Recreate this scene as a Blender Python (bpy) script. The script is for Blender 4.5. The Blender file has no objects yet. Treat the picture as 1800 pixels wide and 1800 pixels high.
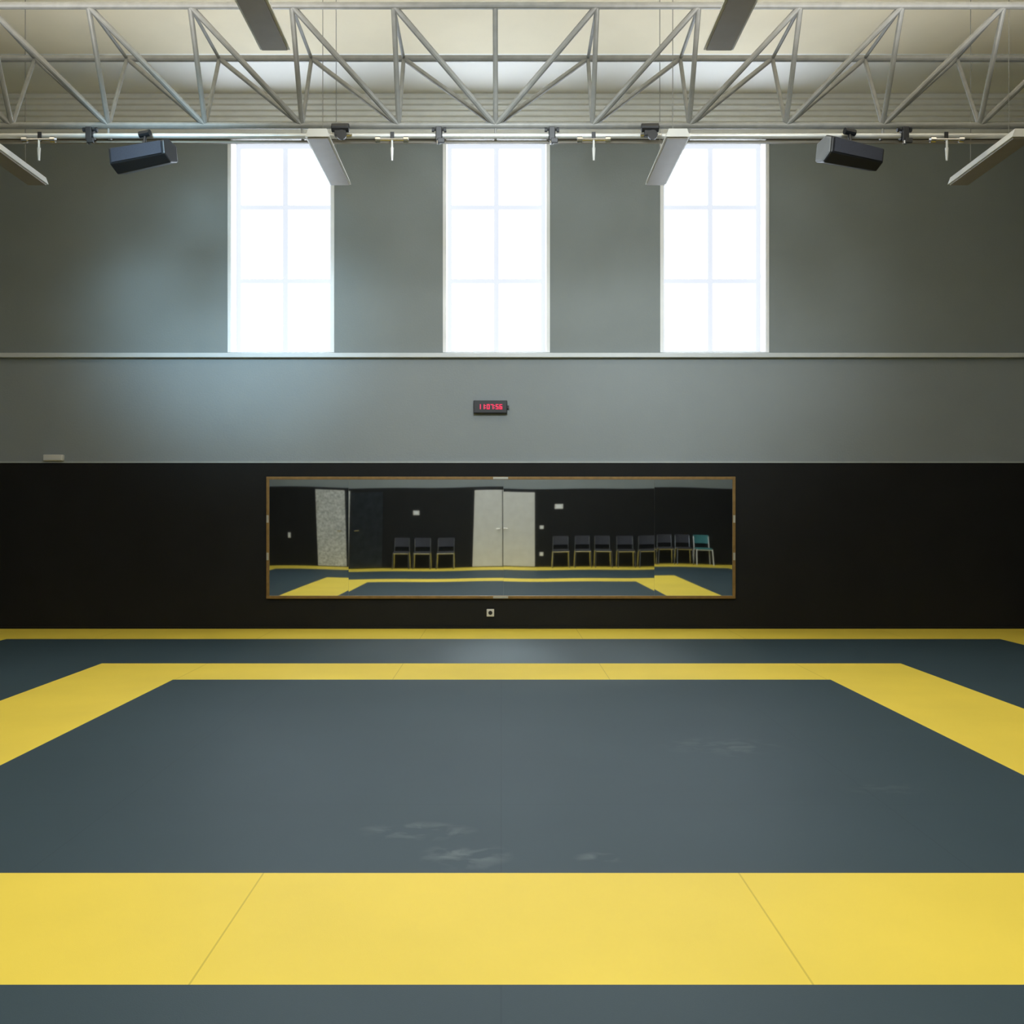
import bpy, math, random
from mathutils import Vector, Matrix
random.seed(3)
S=bpy.context.scene
COL=S.collection
try:
    S.view_settings.view_transform='Standard'
    S.view_settings.look='None'
except Exception: pass

# ---------------- materials
def srgb(r,g,b):
    f=lambda c:(c/255)/12.92 if c/255<=0.04045 else (((c/255)+0.055)/1.055)**2.4
    return (f(r),f(g),f(b),1)
def mat(name,rgb,rough=0.6,metal=0.0,var=0.06,scale=6.0,bump=0.0,bscale=60,emit=0,spec=0.5):
    m=bpy.data.materials.new(name); m.use_nodes=True
    nt=m.node_tree; b=nt.nodes['Principled BSDF']
    c=srgb(*rgb)
    tc=nt.nodes.new('ShaderNodeTexCoord')
    n=nt.nodes.new('ShaderNodeTexNoise'); n.inputs['Scale'].default_value=scale; n.inputs['Detail'].default_value=4
    nt.links.new(tc.outputs['Object'],n.inputs['Vector'])
    r=nt.nodes.new('ShaderNodeValToRGB')
    r.color_ramp.elements[0].position=0.3; r.color_ramp.elements[1].position=0.7
    r.color_ramp.elements[0].color=tuple(x*(1-var) for x in c[:3])+(1,)
    r.color_ramp.elements[1].color=tuple(min(1,x*(1+var)) for x in c[:3])+(1,)
    nt.links.new(n.outputs['Fac'],r.inputs['Fac'])
    nt.links.new(r.outputs['Color'],b.inputs['Base Color'])
    b.inputs['Roughness'].default_value=rough; b.inputs['Metallic'].default_value=metal
    b.inputs['Specular IOR Level'].default_value=spec
    if emit:
        b.inputs['Emission Color'].default_value=c; b.inputs['Emission Strength'].default_value=emit
    if bump:
        n2=nt.nodes.new('ShaderNodeTexNoise'); n2.inputs['Scale'].default_value=bscale
        nt.links.new(tc.outputs['Object'],n2.inputs['Vector'])
        bp=nt.nodes.new('ShaderNodeBump'); bp.inputs['Strength'].default_value=bump; bp.inputs['Distance'].default_value=0.01
        nt.links.new(n2.outputs['Fac'],bp.inputs['Height']); nt.links.new(bp.outputs['Normal'],b.inputs['Normal'])
    return m

M_wall=mat('grey_wall_paint',(132,139,139),0.75,var=0.04,scale=1.2,bump=0.15,bscale=40)
M_wall2=mat('grey_wall_paint_lower',(142,150,153),0.7,var=0.03,scale=1.2,bump=0.15,bscale=40)
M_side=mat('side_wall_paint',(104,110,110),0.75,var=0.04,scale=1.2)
M_black=mat('black_wall_lining',(26,27,27),0.7,var=0.1,scale=2,bump=0.1,spec=0.25)
M_ceil=mat('white_ceiling',(240,240,236),0.8,var=0.02,scale=1.5)
M_beige=mat('beige_ceiling_panel',(230,220,194),0.8,var=0.04,scale=1.2)
M_clad=mat('ribbed_cladding',(232,232,226),0.55,var=0.03)
M_white=mat('white_paint',(235,236,236),0.5,var=0.02)
M_rail=mat('light_trim',(205,210,212),0.4,var=0.03)
M_truss=mat('galvanised_steel',(128,129,126),0.5,metal=0.1,var=0.10,scale=9)
M_pipe=mat('pipe_steel',(196,198,196),0.4,metal=0.3,var=0.06)
M_chrome=mat('chrome',(215,215,215),0.2,metal=0.95,var=0.02)
M_wire=mat('wire_steel',(120,120,115),0.5,metal=0.3)
M_blk=mat('black_plastic',(22,24,28),0.45,var=0.1)
M_blk2=mat('speaker_grille',(34,38,50),0.6,var=0.15,scale=80)
M_lamp=mat('lamp_housing',(134,126,110),0.5,var=0.05)
M_wood=mat('wood_frame',(140,112,66),0.4,metal=0.2,var=0.15,scale=14)
M_silver=mat('silver_frame',(190,190,180),0.4,metal=0.4)
M_red=mat('red_led',(225,40,85),0.5,emit=0.9)
M_door=mat('door_panel',(205,205,200),0.6,var=0.05,scale=5)
M_curt=mat('textured_glass',(190,192,188),0.6,var=0.35,scale=18)
M_dglass=mat('dark_glazing',(46,50,54),0.15,var=0.2,scale=5)
M_cush=mat('dark_upholstery',(56,57,64),0.8,var=0.1)
M_teal=mat('teal_upholstery',(60,125,128),0.7,var=0.1)
M_sock=mat('socket_plastic',(215,215,210),0.4,var=0.02)
M_lampside=mat('lamp_side',(205,207,204),.45,var=.02)
M_scap=mat('speaker_cap',(120,125,130),.4)

def emis(name,rgb,st,base=None):
    m=bpy.data.materials.new(name); m.use_nodes=True; nt=m.node_tree
    b=nt.nodes['Principled BSDF']; b.inputs['Base Color'].default_value=srgb(*(base or rgb))
    tc=nt.nodes.new('ShaderNodeTexCoord'); n=nt.nodes.new('ShaderNodeTexNoise'); n.inputs['Scale'].default_value=1.0
    nt.links.new(tc.outputs['Object'],n.inputs['Vector'])
    mr=nt.nodes.new('ShaderNodeMapRange'); mr.inputs['To Min'].default_value=st*0.95; mr.inputs['To Max'].default_value=st*1.05
    nt.links.new(n.outputs['Fac'],mr.inputs['Value']); nt.links.new(mr.outputs['Result'],b.inputs['Emission Strength'])
    b.inputs['Emission Color'].default_value=srgb(*rgb)
    return m
M_pane=emis('daylit_glazing',(232,242,255),9.0)
M_mull=emis('frame_painted_glow',(232,239,250),0.94,(60,62,66))  # glow put into the frame material to imitate daylight bloom

M_mirror=bpy.data.materials.new('mirror_glass'); M_mirror.use_nodes=True
b=M_mirror.node_tree.nodes['Principled BSDF']; b.inputs['Metallic'].default_value=1; b.inputs['Roughness'].default_value=0.02
b.inputs['Base Color'].default_value=(0.84,0.9,0.92,1)

def mathn(nt,op,a=None,b=None,c=None):
    n=nt.nodes.new('ShaderNodeMath'); n.operation=op
    for i,v in enumerate((a,b,c)):
        if v is None: continue
        if isinstance(v,(int,float)): n.inputs[i].default_value=v
        else: nt.links.new(v,n.inputs[i])
    return n.outputs[0]
def floormat(name,rgb,seamrgb,period,off,scuffs=False,ylines=None):
    m=bpy.data.materials.new(name); m.use_nodes=True; nt=m.node_tree; b=nt.nodes['Principled BSDF']
    tc=nt.nodes.new('ShaderNodeTexCoord'); sp=nt.nodes.new('ShaderNodeSeparateXYZ'); nt.links.new(tc.outputs['Object'],sp.inputs[0])
    X,Y=sp.outputs[0],sp.outputs[1]
    fx=mathn(nt,'PINGPONG',mathn(nt,'ADD',X,off+40*period),period/2)
    sx=mathn(nt,'LESS_THAN',fx,0.0035)
    seam=sx
    if ylines:
        fy=mathn(nt,'PINGPONG',mathn(nt,'ADD',Y,ylines[1]+40*ylines[0]),ylines[0]/2)
        seam=mathn(nt,'MAXIMUM',sx,mathn(nt,'LESS_THAN',fy,0.003))
    n=nt.nodes.new('ShaderNodeTexNoise'); n.inputs['Scale'].default_value=0.9; n.inputs['Detail'].default_value=5
    nt.links.new(tc.outputs['Object'],n.inputs['Vector'])
    c=srgb(*rgb)
    r=nt.nodes.new('ShaderNodeValToRGB'); r.color_ramp.elements[0].position=.3; r.color_ramp.elements[1].position=.7
    r.color_ramp.elements[0].color=tuple(x*0.95 for x in c[:3])+(1,); r.color_ramp.elements[1].color=tuple(x*1.05 for x in c[:3])+(1,)
    nt.links.new(n.outputs['Fac'],r.inputs['Fac'])
    mx=nt.nodes.new('ShaderNodeMix'); mx.data_type='RGBA'
    nt.links.new(seam,mx.inputs['Factor']); nt.links.new(r.outputs['Color'],mx.inputs['A']); mx.inputs['B'].default_value=srgb(*seamrgb)
    out=mx.outputs['Result']
    if scuffs:
        tot=None
        for (cx,cy,rx,ry,am) in [(-0.4,4.75,.3,.16,1),(-0.16,4.40,.22,.2,1),(0.45,4.38,.14,.08,1),(1.45,6.5,.45,.3,.5),(2.1,5.5,.25,.15,.35)]:
            dx=mathn(nt,'DIVIDE',mathn(nt,'SUBTRACT',X,cx),rx); dy=mathn(nt,'DIVIDE',mathn(nt,'SUBTRACT',Y,cy),ry)
            d=mathn(nt,'SQRT',mathn(nt,'ADD',mathn(nt,'MULTIPLY',dx,dx),mathn(nt,'MULTIPLY',dy,dy)))
            f=mathn(nt,'MULTIPLY',mathn(nt,'MAXIMUM',mathn(nt,'SUBTRACT',1.0,d),0.0),am)
            tot=f if tot is None else mathn(nt,'MAXIMUM',tot,f)
        mp=nt.nodes.new('ShaderNodeMapping'); mp.inputs['Scale'].default_value=(4.5,6.5,1); nt.links.new(tc.outputs['Object'],mp.inputs['Vector'])
        n3=nt.nodes.new('ShaderNodeTexNoise'); n3.inputs['Scale'].default_value=1.5; n3.inputs['Detail'].default_value=5; n3.inputs['Distortion'].default_value=0.6
        nt.links.new(mp.outputs[0],n3.inputs['Vector'])
        g=mathn(nt,'MINIMUM',mathn(nt,'MAXIMUM',mathn(nt,'MULTIPLY',mathn(nt,'SUBTRACT',n3.outputs['Fac'],0.46),5.0),0.0),1.0)
        s=mathn(nt,'MULTIPLY',mathn(nt,'MULTIPLY',g,mathn(nt,'MINIMUM',mathn(nt,'MULTIPLY',tot,1.6),1.0)),0.27)
        m2=nt.nodes.new('ShaderNodeMix'); m2.data_type='RGBA'; nt.links.new(s,m2.inputs['Factor']); nt.links.new(out,m2.inputs['A']); m2.inputs['B'].default_value=srgb(150,160,160)
        out=m2.outputs['Result']
    nt.links.new(out,b.inputs['Base Color'])
    b.inputs['Roughness'].default_value=0.55; b.inputs['Specular IOR Level'].default_value=0.2
    n2=nt.nodes.new('ShaderNodeTexNoise'); n2.inputs['Scale'].default_value=220
    nt.links.new(tc.outputs['Object'],n2.inputs['Vector'])
    bp=nt.nodes.new('ShaderNodeBump'); bp.inputs['Strength'].default_value=0.15; bp.inputs['Distance'].default_value=0.003
    nt.links.new(n2.outputs['Fac'],bp.inputs['Height']); nt.links.new(bp.outputs['Normal'],b.inputs['Normal'])
    return m
M_fgrey=floormat('grey_mat',(56,73,80),(52,68,75),2.0,0.0,True,(1.0,-0.19))
M_fyel=floormat('yellow_mat',(243,216,82),(214,188,66),2.0,1.0)

# ---------------- mesh helpers
def mk(name,verts,faces,mats,parent=None,origin=None,fm=None,smooth=False):
    vs=[Vector(v) for v in verts]
    if origin is None:
        lo=Vector([min(v[i] for v in vs) for i in range(3)]); hi=Vector([max(v[i] for v in vs) for i in range(3)])
        origin=(lo+hi)/2
        if parent is None: origin.z=lo.z
    origin=Vector(origin)
    me=bpy.data.meshes.new(name); me.from_pydata([v-origin for v in vs],[],faces)
    if not isinstance(mats,(list,tuple)): mats=[mats]
    for m in mats: me.materials.append(m)
    if fm:
        for p,i in zip(me.polygons,fm): p.material_index=i
    if smooth:
        for p in me.polygons: p.use_smooth=True
    me.update()
    o=bpy.data.objects.new(name,me); COL.objects.link(o)
    if parent is not None:
        o.parent=parent; o.location=origin-parent.location
    else: o.location=origin
    return o
def boxg(x0,x1,y0,y1,z0,z1):
    v=[(x0,y0,z0),(x1,y0,z0),(x1,y1,z0),(x0,y1,z0),(x0,y0,z1),(x1,y0,z1),(x1,y1,z1),(x0,y1,z1)]
    f=[(0,3,2,1),(4,5,6,7),(0,1,5,4),(1,2,6,5),(2,3,7,6),(3,0,4,7)]
    return v,f
def tubeg(p0,p1,r,n=10,r1=None):
    p0=Vector(p0);p1=Vector(p1); d=(p1-p0).normalized()
    a=d.orthogonal().normalized(); b2=d.cross(a); r1=r if r1 is None else r1
    v=[p0+(a*math.cos(2*math.pi*i/n)+b2*math.sin(2*math.pi*i/n))*r for i in range(n)]
    v+=[p1+(a*math.cos(2*math.pi*i/n)+b2*math.sin(2*math.pi*i/n))*r1 for i in range(n)]
    f=[(i,(i+1)%n,n+(i+1)%n,n+i) for i in range(n)]+[tuple(range(n-1,-1,-1)),tuple(range(n,2*n))]
    return v,f
def joing(parts):
    V=[];F=[];FM=[]
    for k,p in enumerate(parts):
        v,f=p[0],p[1]; mi=p[2] if len(p)>2 else 0
        o=len(V); V+=list(v); F+=[tuple(i+o for i in q) for q in f]; FM+=[mi]*len(f)
    return V,F,FM
def J(name,parts,mats,parent=None,origin=None,bevel=0,smooth=False):
    V,F,FM=joing(parts); o=mk(name,V,F,mats,parent,origin,FM,smooth)
    if bevel:
        md=o.modifiers.new('bevel','BEVEL'); md.width=bevel; md.segments=2; md.limit_method='ANGLE'
    return o
def box(name,x0,x1,y0,y1,z0,z1,m,parent=None,bevel=0):
    return J(name,[boxg(x0,x1,y0,y1,z0,z1)],m,parent,bevel=bevel)
def tube(name,p0,p1,r,m,parent=None,n=10):
    v,f=tubeg(p0,p1,r,n); return mk(name,v,f,m,parent)
def empty(name,loc,label,cat,group=None):
    e=bpy.data.objects.new(name,None); e.location=loc; e.empty_display_size=0.1; COL.objects.link(e)
    tag(e,label,cat,group); return e
def tag(o,label,cat,group=None,kind=None):
    o['label']=label; o['category']=cat
    if group: o['group']=group
    if kind: o['kind']=kind
    return o
def copy_thing(root,loc,rot=None,label=None):
    n=root.copy(); COL.objects.link(n); n.location=loc
    if rot is not None: n.rotation_euler=rot
    if label: n['label']=label
    for c in root.children:
        k=c.copy(); k.parent=n; COL.objects.link(k)
        for c2 in c.children:
            k2=c2.copy(); k2.parent=k; COL.objects.link(k2)
    return n
def struct(o,label,cat):
    return tag(o,label,cat,None,'structure')

# ---------------- camera
cam=bpy.data.cameras.new('camera'); co=bpy.data.objects.new('camera',cam); COL.objects.link(co)
co.location=(0,0,1.5); co.rotation_euler=(math.pi/2,0,0)
cam.sensor_width=36; cam.lens=35.0; cam.shift_x=19/1800; cam.shift_y=8/1800; cam.clip_start=0.05
S.camera=co

F=1750.0; WY=13.35; XL=-7.06; XR=7.12; YB=-1.6; ZC=7.17
def PX(px,Y): return (px-881)/F*Y
def PZ(py,Y): return 1.5-(py-908)/F*Y

# ---------------- floor
xs=[XL,-6.06,-4.08,-3.02,3.03,4.08,6.11,XR]
ys=[YB,-0.1,3.19,4.19,9.16,10.17,12.2,WY]
V=[];Fc=[];FM=[]
for y in ys:
    for x in xs: V.append((x,y,0))
nx=len(xs)
for j in range(len(ys)-1):
    for i in range(nx-1):
        Fc.append((j*nx+i,j*nx+i+1,(j+1)*nx+i+1,(j+1)*nx+i))
        edge=(i in(0,6)) or (j in (0,6))
        ring=(j in(2,4) and 1<i<5) or (i in(2,4) and 1<j<5)
        FM.append(1 if edge or ring else 0)
nV=len(V)
V+=[(XL,YB,-.1),(XR,YB,-.1),(XR,WY,-.1),(XL,WY,-.1)]
Fc.append((nV,nV+3,nV+2,nV+1)); FM.append(0)
fl=mk('floor',V,Fc,[M_fgrey,M_fyel],origin=(0,0,0),fm=FM)
struct(fl,'dark grey sports mat floor with bright yellow border bands','floor')

# ---------------- back wall
WIN=[(-3.631,-2.273),(-0.747,0.618),(2.166,3.554)]
WZ0,WZ1=3.70,6.6
WT=0.35
parts=[(*boxg(XL,XR,WY,WY+WT,0,3.66),1)]
parts.append((*boxg(XL,XR,WY,WY+WT,3.66,WZ0),0))
edges=[XL]+[e for w in WIN for e in w]+[XR]
for k in range(0,len(edges),2):
    parts.append((*boxg(edges[k],edges[k+1],WY,WY+WT,WZ0,WZ1),0))
parts.append((*boxg(XL,XR,WY,WY+WT,WZ1,ZC),0))
struct(J('wall_back',parts,[M_wall,M_wall2]),'grey painted hall wall with three tall windows','wall')
struct(box('wall_left',XL-.2,XL,YB-.2,WY+WT,0,ZC,M_side),'grey painted side wall','wall')
struct(box('wall_right',XR,XR+.2,YB-.2,WY+WT,0,ZC,M_side),'grey painted side wall','wall')
struct(box('wall_front',XL,XR,YB-.2,YB,0,ZC,M_wall),'grey painted wall with black lower part and doors','wall')
parts=[(*boxg(XL,XR,12.2,WY+WT,ZC,ZC+.15),0),(*boxg(XL,XR,YB-.2,12.2,ZC,ZC+.15),1)]
struct(J('ceiling',parts,[M_ceil,M_beige]),'white and beige hall ceiling','ceiling')
# ribbed cladding
V=[];Fc=[]; n=84; z0,z1=6.62,ZC-0.002
for i in range(n+1):
    z=z0+(z1-z0)*i/n
    ph=(i/12)%1
    d=0.012+0.03*max(0,min(1,(0.5+1.2*math.sin(2*math.pi*ph))))
    V+=[(XL+.002,WY-d,z),(XR-.002,WY-d,z)]
for i in range(n): Fc.append((2*i,2*i+1,2*i+3,2*i+2))
V+=[(XL+.002,WY-.001,z0),(XR-.002,WY-.001,z0),(XL+.002,WY-.001,z1),(XR-.002,WY-.001,z1)]
k=2*(n+1); Fc+=[(0,k,k+1,1),(2*n,2*n+1,k+3,k+2),(k,k+2,k+3,k+1)]
struct(mk('trim_1',V,Fc,M_clad),'light ribbed metal cladding above the windows','cladding')
struct(box('trim_2',XL,XR,WY-.03,WY,WZ1-.05,WZ1+.02,mat('brown_trim',(96,90,80),.6)),'dark strip along the top of the grey wall','trim')
zb=2.217
def lining(name,a):
    return struct(box(name,*a,M_black,bevel=.004),'matt black wall lining with a thin light top edge','wall lining')
lining('trim_3',(XL,XR,WY-.03,WY,0,zb))
lining('trim_4',(XL,XL+.03,YB,WY-.03,0,zb))
lining('trim_5',(XR-.03,XR,YB,WY-.03,0,zb))
lining('trim_6',(XL+.03,XR-.03,YB,YB+.03,0,zb))
struct(box('trim_7',XL,XR,WY-.036,WY,zb,zb+.025,mat('cap_grey',(165,172,172),.5)),'thin light capping strip on black lining','trim')
struct(box('trim_8',XL,XR,WY-.07,WY,3.625,3.685,M_rail,bevel=.006),'light grey ledge rail below the windows','trim')
struct(box('baseboard_back',XL+.03,XR-.03,WY-.045,WY-.03,0,.03,M_black),'low black skirting strip','baseboard')

# windows
for k,(a,c) in enumerate(WIN):
    y0,y1=WY+.27,WY+.33
    fr=[]
    t=.012
    fr.append((*boxg(a,a+t,WY-.004,y1,WZ0,WZ1),0)); fr.append((*boxg(c-t,c,WY-.004,y1,WZ0,WZ1),0))
    fr.append((*boxg(a+t,c-t,WY-.004,y1,WZ0,WZ0+t),0)); fr.append((*boxg(a+t,c-t,WY-.004,y1,WZ1-t,WZ1),0))
    fr.append((*boxg(a-.035,a,WY-.012,WY-.004,WZ0,WZ1-.06),0)); fr.append((*boxg(c,c+.035,WY-.012,WY-.004,WZ0,WZ1-.06),0))
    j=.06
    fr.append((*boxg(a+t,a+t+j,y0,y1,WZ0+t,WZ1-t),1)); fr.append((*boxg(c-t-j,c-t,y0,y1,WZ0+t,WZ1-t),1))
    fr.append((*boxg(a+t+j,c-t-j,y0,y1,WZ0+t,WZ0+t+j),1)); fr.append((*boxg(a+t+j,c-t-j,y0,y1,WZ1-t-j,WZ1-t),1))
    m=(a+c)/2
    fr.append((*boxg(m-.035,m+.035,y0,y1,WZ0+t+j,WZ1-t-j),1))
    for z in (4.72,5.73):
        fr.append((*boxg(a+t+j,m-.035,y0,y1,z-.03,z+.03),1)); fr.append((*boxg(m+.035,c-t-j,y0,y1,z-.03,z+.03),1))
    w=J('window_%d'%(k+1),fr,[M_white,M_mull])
    struct(w,'tall white-framed window with six panes, glaring daylight','window')
    g=box('glazing',a+t,c-t,y1-.01,y1,WZ0+t,WZ1-t,M_pane,w)

# ---------------- truss
truss=empty('roof_truss',(0,10.29,5.5),'grey steel lattice roof truss of triangular section','roof truss')
x0=-0.058
YN,YM,YF=9.78,10.29,10.8
ZT=PZ(10,YN); ZTF=PZ(103,YF); ZB=PZ(221,YM)
for (y,z,r) in ((YN,ZT,.034),(YF,ZTF,.036),(YM,ZB,.034)):
    tube('chord',(XL,y,z),(XR,y,z),r,M_truss,truss,12)
nodes=list(range(-7,8))
def nX(i): 
    return max(XL+.03,min(XR-.03,x0+i*1.0))
for i in nodes:
    tube('brace',(nX(i),YN,ZT),(nX(i),YM,ZB),.026,M_truss,truss)
    tube('brace',(nX(i),YF,ZTF),(nX(i),YM,ZB),.022,M_truss,truss)
    tube('cross_strut',(nX(i),YN,ZT),(nX(i),YF,ZTF),.018,M_truss,truss)
    if i!=0:
        j=i+1 if i<0 else i-1
        tube('brace',(nX(i),YN,ZT),(nX(j),YM,ZB),.030,M_truss,truss)
        tube('brace',(nX(i),YF,ZTF),(nX(j),YM,ZB),.026,M_truss,truss)
ZR=PZ(239,YM)
rail=empty('lighting_rail',(0,YM,ZR),'pale steel pipe rail hung under the truss','pipe rail')
tube('pipe',(XL,YM,ZR),(XR,YM,ZR),.027,M_pipe,rail,14)
for i in range(-6,7,2):
    tube('hanger',(x0+i,YM,ZR+.02),(x0+i,YM,ZB-.02),.012,M_truss,rail)
box('cable_tray',XL+.01,XR-.01,YM+.06,YM+.1,ZR-.045,ZR-.02,M_lamp,rail)
for i in range(-6,7,2):
    box('bracket',x0+i-.012,x0+i+.012,YM+.02,YM+.07,ZR-.03,ZR+.0,M_truss,rail)

# ---------------- rail fittings
def pipe_clamp(px,small=False):
    X=PX(px,YM); e=empty('pipe_clamp',(X,YM,ZR),'black and chrome clamp gripping the pipe rail','clamp','clamps on the pipe rail')
    seg=16
    ring=[];fr=[]
    for s,yy in enumerate((-.035,.035)):
        for i in range(seg):
            a=2*math.pi*i/seg
            ring.append((X+yy,YM+.048*math.cos(a),ZR+.048*math.sin(a)))
    for s,yy in enumerate((-.035,.035)):
        for i in range(seg):
            a=2*math.pi*i/seg
            ring.append((X+yy,YM+.0275*math.cos(a),ZR+.0275*math.sin(a)))
    for i in range(seg):
        k=(i+1)%seg
        fr+=[(i,k,seg+k,seg+i),(2*seg+i,3*seg+i,3*seg+k,2*seg+k),(i,2*seg+i,2*seg+k,k),(seg+i,seg+k,3*seg+k,3*seg+i)]
    J('collar',[(ring,fr)],M_blk,e)
    J('bolt',[tubeg((X-.07,YM-.02,ZR+.055),(X+.07,YM-.02,ZR+.055),.013,8),tubeg((X+.05,YM-.02,ZR+.055),(X+.075,YM-.02,ZR+.055),.026,6),tubeg((X-.075,YM-.02,ZR+.055),(X-.05,YM-.02,ZR+.055),.022,6)],M_blk,e)
    J('jaw',[boxg(X-.03,X+.03,YM-.075,YM-.045,ZR-.07,ZR+.07),boxg(X-.012,X+.06,YM-.09,YM-.06,ZR-.1,ZR-.05)],M_blk,e,bevel=.005)
    J('knob',[tubeg((X,YM-.05,ZR-.04),(X,YM-.05,ZR-.1),.012,8),tubeg((X,YM-.05,ZR-.07),(X,YM-.05,ZR-.1),.026,10)],M_chrome,e)
    return e
for p in (160,772,970,1588): pipe_clamp(p)
def winch(px):
    X=PX(px,YM)
    e=empty('hoist_motor',(X,YM,ZR),'small black hoist motor clamped on the pipe rail','hoist','hoists on the pipe rail')
    J('body',[boxg(X-.06,X+.06,YM-.09,YM-.027,ZR-.03,ZR+.1),tubeg((X-.09,YM-.06,ZR+.06),(X+.09,YM-.06,ZR+.06),.046,14)],M_blk,e,bevel=.008)
    J('pulley',[tubeg((X+.02,YM-.12,ZR-.03),(X+.02,YM-.09,ZR-.03),.05,16)],M_blk,e)
    J('pin',[tubeg((X-.1,YM-.06,ZR-.01),(X+.12,YM-.06,ZR-.01),.012,8)],M_chrome,e)
for p in (600,1141): winch(p)
def hook(px):
    X=PX(px,YM)
    e=empty('hanging_fitting',(X,YM,ZR),'chrome crossbar fitting with a rod dangling from the rail','fitting','chrome fittings on the pipe rail')
    J('crossbar',[tubeg((X-.15,YM-.045,ZR-.055),(X+.15,YM-.045,ZR-.055),.013,8),tubeg((X-.17,YM-.045,ZR-.055),(X-.12,YM-.045,ZR-.055),.032,10),tubeg((X+.12,YM-.045,ZR-.055),(X+.17,YM-.045,ZR-.055),.032,10)],M_chrome,e)
    J('strap',[boxg(X-.02,X+.02,YM-.035,YM-.0275,ZR-.07,ZR+.03)],M_blk,e)
    parts=[tubeg((X,YM-.045,ZR-.06),(X,YM-.045,ZR-.17),.012,8),tubeg((X,YM-.045,ZR-.14),(X,YM-.045,ZR-.27),.018,10,.010)]
    J('rod',parts,M_pipe,e)
for p in (72,690,1043,1661): hook(p)

# loudspeakers
def speaker(px,py,rot):
    X=PX(px,YM-.12); Z=PZ(py,YM-.12)
    e=empty('loudspeaker',(0,0,0),'black trapezoid loudspeaker hanging from the pipe rail','loudspeaker','hall loudspeakers')
    L=.31
    prof=[(-.16,-.07),(-.16,.09),(-.04,.14),(.12,.1),(.12,-.09),(-.04,-.14)]
    v=[];n=len(prof)
    for s in (-1,1):
        k=1.0 if s==-1 else .86
        for (y,z) in prof: v.append((s*L,y*k,z*k))
    f=[(i,(i+1)%n,n+(i+1)%n,n+i) for i in range(n)]+[tuple(range(n-1,-1,-1)),tuple(range(n,2*n))]
    J('cabinet',[(v,f)],M_blk,e,bevel=.012)
    J('grille',[([(-L+.03,-.163,-.06),(L-.03,-.146,-.055),(L-.03,-.146,.07),(-L+.03,-.163,.08),(-L+.03,-.169,-.06),(L-.03,-.152,-.055),(L-.03,-.152,.07),(-L+.03,-.169,.08)],boxg(0,1,0,1,0,1)[1])],M_blk2,e)
    J('end_cap',[([(-L-.004,y*.92,z*.92) for y,z in prof]+[(-L-.012,y*.8,z*.8) for y,z in prof],f)],M_scap,e)
    J('bracket',[tubeg((0,0,.12),(0.0,.04,.24),.018,8),boxg(-.05,.05,-.02,.04,.11,.135),tubeg((-.06,.035,.25),(.06,.035,.25),.034,10)],M_blk,e)
    e.location=(X,YM-.12,Z); e.rotation_euler=[math.radians(a) for a in rot]
    return e
speaker(255,276,(1,-5,-14)); speaker(1493,273,(2,5,15))

# pendant luminaires
def lum(xa,xb,ya,yb,top_z=ZC):
    z=5.24
    e=empty('pendant_lamp',((xa+xb)/2,(ya+yb)/2,z),'long unlit grey fluorescent channel lamp hung on wires','ceiling lamp','channel lamps in rows')
    h=.08; i=.03
    v=[(xa,ya,z),(xb,ya,z),(xb-i,ya,z+h),(xa+i,ya,z+h),(xa,yb,z),(xb,yb,z),(xb-i,yb,z+h),(xa+i,yb,z+h)]
    f=[(0,1,2,3),(5,4,7,6),(1,5,6,2),(4,0,3,7),(3,2,6,7),(0,4,5,1)]
    J('housing',[(v,f)],M_lampside,e)
    J('diffuser',[boxg(xa+.02,xb-.02,ya+.02,yb-.02,z-.014,z-.001)],M_lamp,e)
    for y in (ya+.3,yb-.3):
        tube('suspension_wire',((xa+xb)/2,y,z+h),((xa+xb)/2,y,top_z),.004,M_wire,e,6)
for xc in (-5.22,-1.81,1.74,5.15):
    lum(xc-.12,xc+.12,9.8,11.22)
    lum(xc-.12,xc+.12,5.6,7.98)

# ---------------- mirror
my=WY-.03
mx0,mx1=PX(469,my),PX(1292,my); mz0,mz1=PZ(1052,my),PZ(838,my)
mir=empty('wall_mirror',((mx0+mx1)/2,my,mz0),'long thin-framed mirror of four panels on black wall','mirror')
fw=.038
J('frame',[boxg(mx0,mx1,my-.035,my,mz0,mz0+fw),boxg(mx0,mx1,my-.035,my,mz1-fw,mz1),boxg(mx0,mx0+fw,my-.035,my,mz0+fw,mz1-fw),boxg(mx1-fw,mx1,my-.035,my,mz0+fw,mz1-fw)],M_wood,mir,bevel=.004)
cuts=[mx0+fw,PX(613,my),PX(885,my),PX(1150,my),mx1-fw]
ph=[0.3,1.7,3.3,4.6]; extra=[.0004,-.0002,.0008,.0012]
for k in range(4):
    a,c=cuts[k]+.0006,cuts[k+1]-.0006
    NX,NZ=40,14; V=[];Fc=[]
    for j in range(NZ+1):
        for i in range(NX+1):
            x=a+(c-a)*i/NX; z=mz0+fw+(mz1-mz0-2*fw)*j/NZ; t=z-(mz0+fw)
            d=(.0026+extra[k])*t + .00028*math.sin(x*4.1+ph[k])*(t*1.5) + .0003*math.sin(t*3.5+ph[k]) + .0008*t*math.sin(x*1.6+ph[k])
            V.append((x,my-.014-d,z))
    for j in range(NZ):
        for i in range(NX):
            q=j*(NX+1)+i; Fc.append((q,q+1,q+NX+2,q+NX+1))
    mk('mirror_panel',V,Fc,M_mirror,mir,smooth=True)
J('backing',[boxg(mx0+fw,mx1-fw,my-.006,my-.001,mz0+fw,mz1-fw)],M_silver,mir)
for z in (mz0+fw/2,mz1-fw/2):
    box('clip',PX(880,my)-.1,PX(880,my)+.1,my-.042,my-.035,z-.014,z+.014,M_silver,mir)
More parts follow.
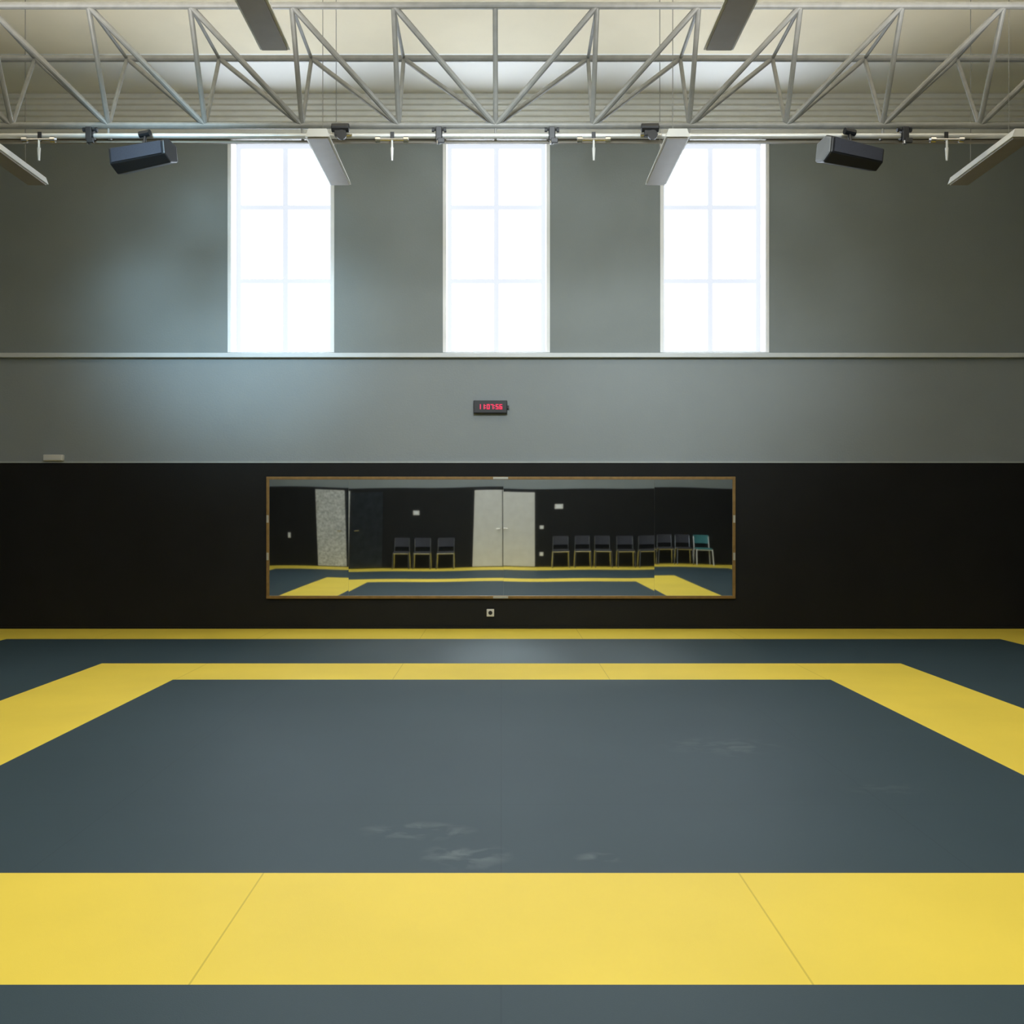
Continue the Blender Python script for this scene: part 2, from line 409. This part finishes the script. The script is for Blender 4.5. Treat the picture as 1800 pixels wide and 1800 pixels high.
for z in ((mz0+mz1)/2+.25,(mz0+mz1)/2-.25):
    for x in (mx0+fw/2,mx1-fw/2):
        box('clip',x-.014,x+.014,my-.042,my-.035,z-.05,z+.05,M_silver,mir)

# clock
cy=WY
cx,cz=PX(862,cy),PZ(716,cy)
clk=empty('digital_clock',(cx,cy,cz-.085),'black digital wall clock with red glowing digits','clock')
J('body',[boxg(cx-.225,cx+.225,cy-.07,cy-.001,cz-.085,cz+.085)],M_blk,clk,bevel=.008)
SEG={'0':'abcdef','1':'bc','2':'abged','3':'abgcd','4':'fgbc','5':'afgcd','6':'afgedc','7':'abc','8':'abcdefg','9':'abcdfg'}
dw,dh,t=.038,.066,.011
x=cx-.165
yA,yB=cy-.074,cy-.0705
for ch in '11:07:56':
    if ch==':':
        J('colon',[boxg(x-.005,x+.005,yA,yB,cz+dz-.006,cz+dz+.006) for dz in (-.015,.015)],M_red,clk)
        x+=.018; continue
    g={'a':(0,dw,dh-t,dh),'d':(0,dw,0,t),'g':(0,dw,dh/2-t/2,dh/2+t/2),'f':(0,t,dh/2,dh),'e':(0,t,0,dh/2),'b':(dw-t,dw,dh/2,dh),'c':(dw-t,dw,0,dh/2)}
    J('digit',[boxg(x+g[s][0],x+g[s][1],yA,yB,cz-dh/2+g[s][2],cz-dh/2+g[s][3]) for s in SEG[ch]],M_red,clk)
    x+=dw+.012
box('side_button',cx+.225,cx+.25,cy-.04,cy-.01,cz-.02,cz+.02,M_blk,clk)

sx,sz=PX(97,WY),zb+.025
sb=empty('wall_box',(sx,WY,sz),'small white plastic box on top of black lining','wall box')
J('body',[boxg(sx-.13,sx+.13,WY-.08,WY-.001,sz+.001,sz+.085)],M_sock,sb,bevel=.012)
J('cover_strip',[boxg(sx-.11,sx+.11,WY-.084,WY-.08,sz+.015,sz+.03)],M_rail,sb)
def socket(name,X,Y,Z,d,label,cat,s=.1):
    e=empty(name,(X,Y,Z),label,cat)
    y2=Y+d*.02
    J('cover_plate',[boxg(X-s/2,X+s/2,min(Y,y2),max(Y,y2),Z-s/2,Z+s/2)],M_sock,e,bevel=.006)
    J('insert',[tubeg((X,Y+d*.0195,Z),(X,Y+d*.024,Z),s*.27,20)],M_blk,e)
    return e
socket('power_socket',PX(862,WY-.03),WY-.03,PZ(1077,WY-.03),-1,'white square power socket with dark round recess','socket')

# ---------------- objects on the wall behind the camera (seen in mirror)
YV=28.3-.03
def RX(px): return (px-881)/F*YV
yb=YB+.03
def RZ(py): return 1.5-(py+6-908)/F*YV
d=J('door_1',[boxg(RX(829),RX(883.5),yb,yb+.05,0.02,2.12),boxg(RX(885),RX(940),yb,yb+.05,0.02,2.12)],M_door,bevel=.005)
struct(d,'pale grey double door in black wall','door')
for s in (-1,1):
    xx=RX(884.3)+s*.08
    J('door_handle',[tubeg((xx,yb+.05,1.05),(xx,yb+.1,1.05),.012,8),tubeg((xx,yb+.1,1.05),(xx+s*.12,yb+.1,1.05),.011,8)],M_chrome,d)
d=J('door_2',[boxg(RX(563),RX(612),yb,yb+.05,0.02,2.15)],M_curt,bevel=.005)
struct(d,'door with pale textured glass','door')
J('door_handle',[tubeg((RX(606),yb+.05,1.05),(RX(606),yb+.1,1.05),.012,8),tubeg((RX(606),yb+.1,1.05),(RX(606)-.12,yb+.1,1.05),.011,8)],M_chrome,d)
d=J('door_3',[boxg(RX(614),RX(672),yb,yb+.05,0.02,2.1)],M_dglass,bevel=.005)
struct(d,'dark glazed door in black wall','door')
J('door_handle',[tubeg((RX(622),yb+.05,1.05),(RX(622),yb+.1,1.05),.012,8),tubeg((RX(622),yb+.1,1.05),(RX(622)+.12,yb+.1,1.05),.011,8)],M_chrome,d)
def sign(px,py,w,h,name,label,cat):
    X,Z=RX(px),RZ(py); e=empty(name,(X,yb,Z),label,cat)
    J('plate',[boxg(X-w/2,X+w/2,yb,yb+.012,Z-h/2,Z+h/2)],M_sock,e,bevel=.003)
    J('inset',[boxg(X-w*.32,X+w*.32,yb+.012,yb+.015,Z-h*.3,Z+h*.3)],M_white,e)
sign(733,901,.17,.12,'wall_notice','small white notice plate on black wall','notice')
sign(979,890,.23,.14,'wall_notice','wider white notice plate on black wall','notice')
sign(510,940,.08,.15,'light_switch','white upright light switch on black wall','switch')
sign(951,927,.1,.1,'light_switch','white square light switch beside the double door','switch')
sign(951,973,.1,.1,'light_switch','low white square outlet beside the double door','switch')

def chair():
    e=empty('stacking_chair',(0,0,0),'dark upholstered chair with chrome tube legs against black wall','chair','chairs along the black wall')
    J('seat',[boxg(-.22,.22,-.2,.22,.43,.475)],M_cush,e,bevel=.018)
    V=[];Fc=[];N=8
    for j,z in enumerate((.60,.84)):
        for i in range(N+1):
            u=-1+2*i/N; y=-.24-.035*(1-u*u)-(.03 if j else 0)
            V+=[(u*.22,y,z),(u*.22,y+.025,z)]
    w=2*(N+1)
    for i in range(N):
        a=2*i
        Fc+=[(a,a+2,w+a+2,w+a),(a+1,w+a+1,w+a+3,a+3),(a,a+1,a+3,a+2),(w+a,w+a+2,w+a+3,w+a+1)]
    Fc+=[(0,w,w+1,1),(2*N,2*N+1,w+2*N+1,w+2*N)]
    J('backrest',[(V,Fc)],M_cush,e)
    for s in (-1,1):
        J('leg',[tubeg((s*.22,.2,.44),(s*.235,.24,0),.013,8)],M_chrome,e)
        J('leg',[tubeg((s*.22,-.2,.44),(s*.235,-.25,0),.013,8)],M_chrome,e)
        J('back_post',[tubeg((s*.215,-.2,.44),(s*.215,-.25,.8),.012,8)],M_chrome,e)
        tube('seat_rail',(-.22,s*.2,.425),(.22,s*.2,.425),.012,M_chrome,e,8)
    return e
ch=chair()
cyy=yb+.31
pxs=[708,744,783,983,1022,1058,1097,1133,1165,1199]
ch.location=(RX(pxs[0]),cyy,0)
for p in pxs[1:]:
    copy_thing(ch,(RX(p),cyy,0))
tc=copy_thing(ch,(RX(1234),cyy,0),label='teal upholstered chair with pale legs against black wall')
for c in tc.children:
    nm=c.name.split('.')[0]
    c.data=c.data.copy(); c.data.materials.clear()
    c.data.materials.append(M_teal if nm in('seat','backrest') else M_white)

# ---------------- lights
def area(name,loc,rot,sx,sy,p,col=(1,1,1),spread=None):
    l=bpy.data.lights.new(name,'AREA'); l.shape='RECTANGLE'; l.size=sx; l.size_y=sy; l.energy=p; l.color=col
    if spread: l.spread=spread
    o=bpy.data.objects.new(name,l); o.location=loc; o.rotation_euler=rot; COL.objects.link(o); return o
R=math.radians
area('overhead_fill',(0,2.8,7.1),(0,0,0),7,5,370,(1,.99,.98))  # unseen area fill added overhead; no skylight is modelled
area('rear_fill',(0,YB+.05,5.2),(R(78),0,0),8,2.4,100,(.95,.98,1))  # unseen area fill added for daylight assumed from rear windows
for x in (-3.5,3.5):
    area('ceiling_fill',(x,8.3,5.55),(R(180-14),0,0),5,.4,130,(1,.99,.97),R(130))  # unseen upward fill added only to brighten the ceiling
def spot(loc,tgt,p,ang,col,rad=.7):
    l=bpy.data.lights.new('wall_glow_fill','SPOT'); l.energy=p; l.spot_size=R(ang); l.spot_blend=1; l.color=col; l.shadow_soft_size=rad  # unseen spot added to imitate window glare spreading over the wall
    o=bpy.data.objects.new('wall_glow_fill',l); o.location=loc; COL.objects.link(o)
    o.rotation_euler=(Vector(tgt)-Vector(loc)).to_track_quat('-Z','Y').to_euler()
spot((-3.3,6.6,5.6),(-3.6,13.35,4.2),1700,37,(.55,.82,1))
spot((0.0,6.5,6.0),(-0.0,13.35,3.6),950,68,(.85,.95,1))
spot((2.9,6.6,5.6),(2.9,13.35,4.0),500,46,(.85,.95,1))
w=bpy.data.worlds.new('world'); S.world=w; w.use_nodes=True
w.node_tree.nodes['Background'].inputs[0].default_value=(.9,.95,1,1); w.node_tree.nodes['Background'].inputs[1].default_value=1.0
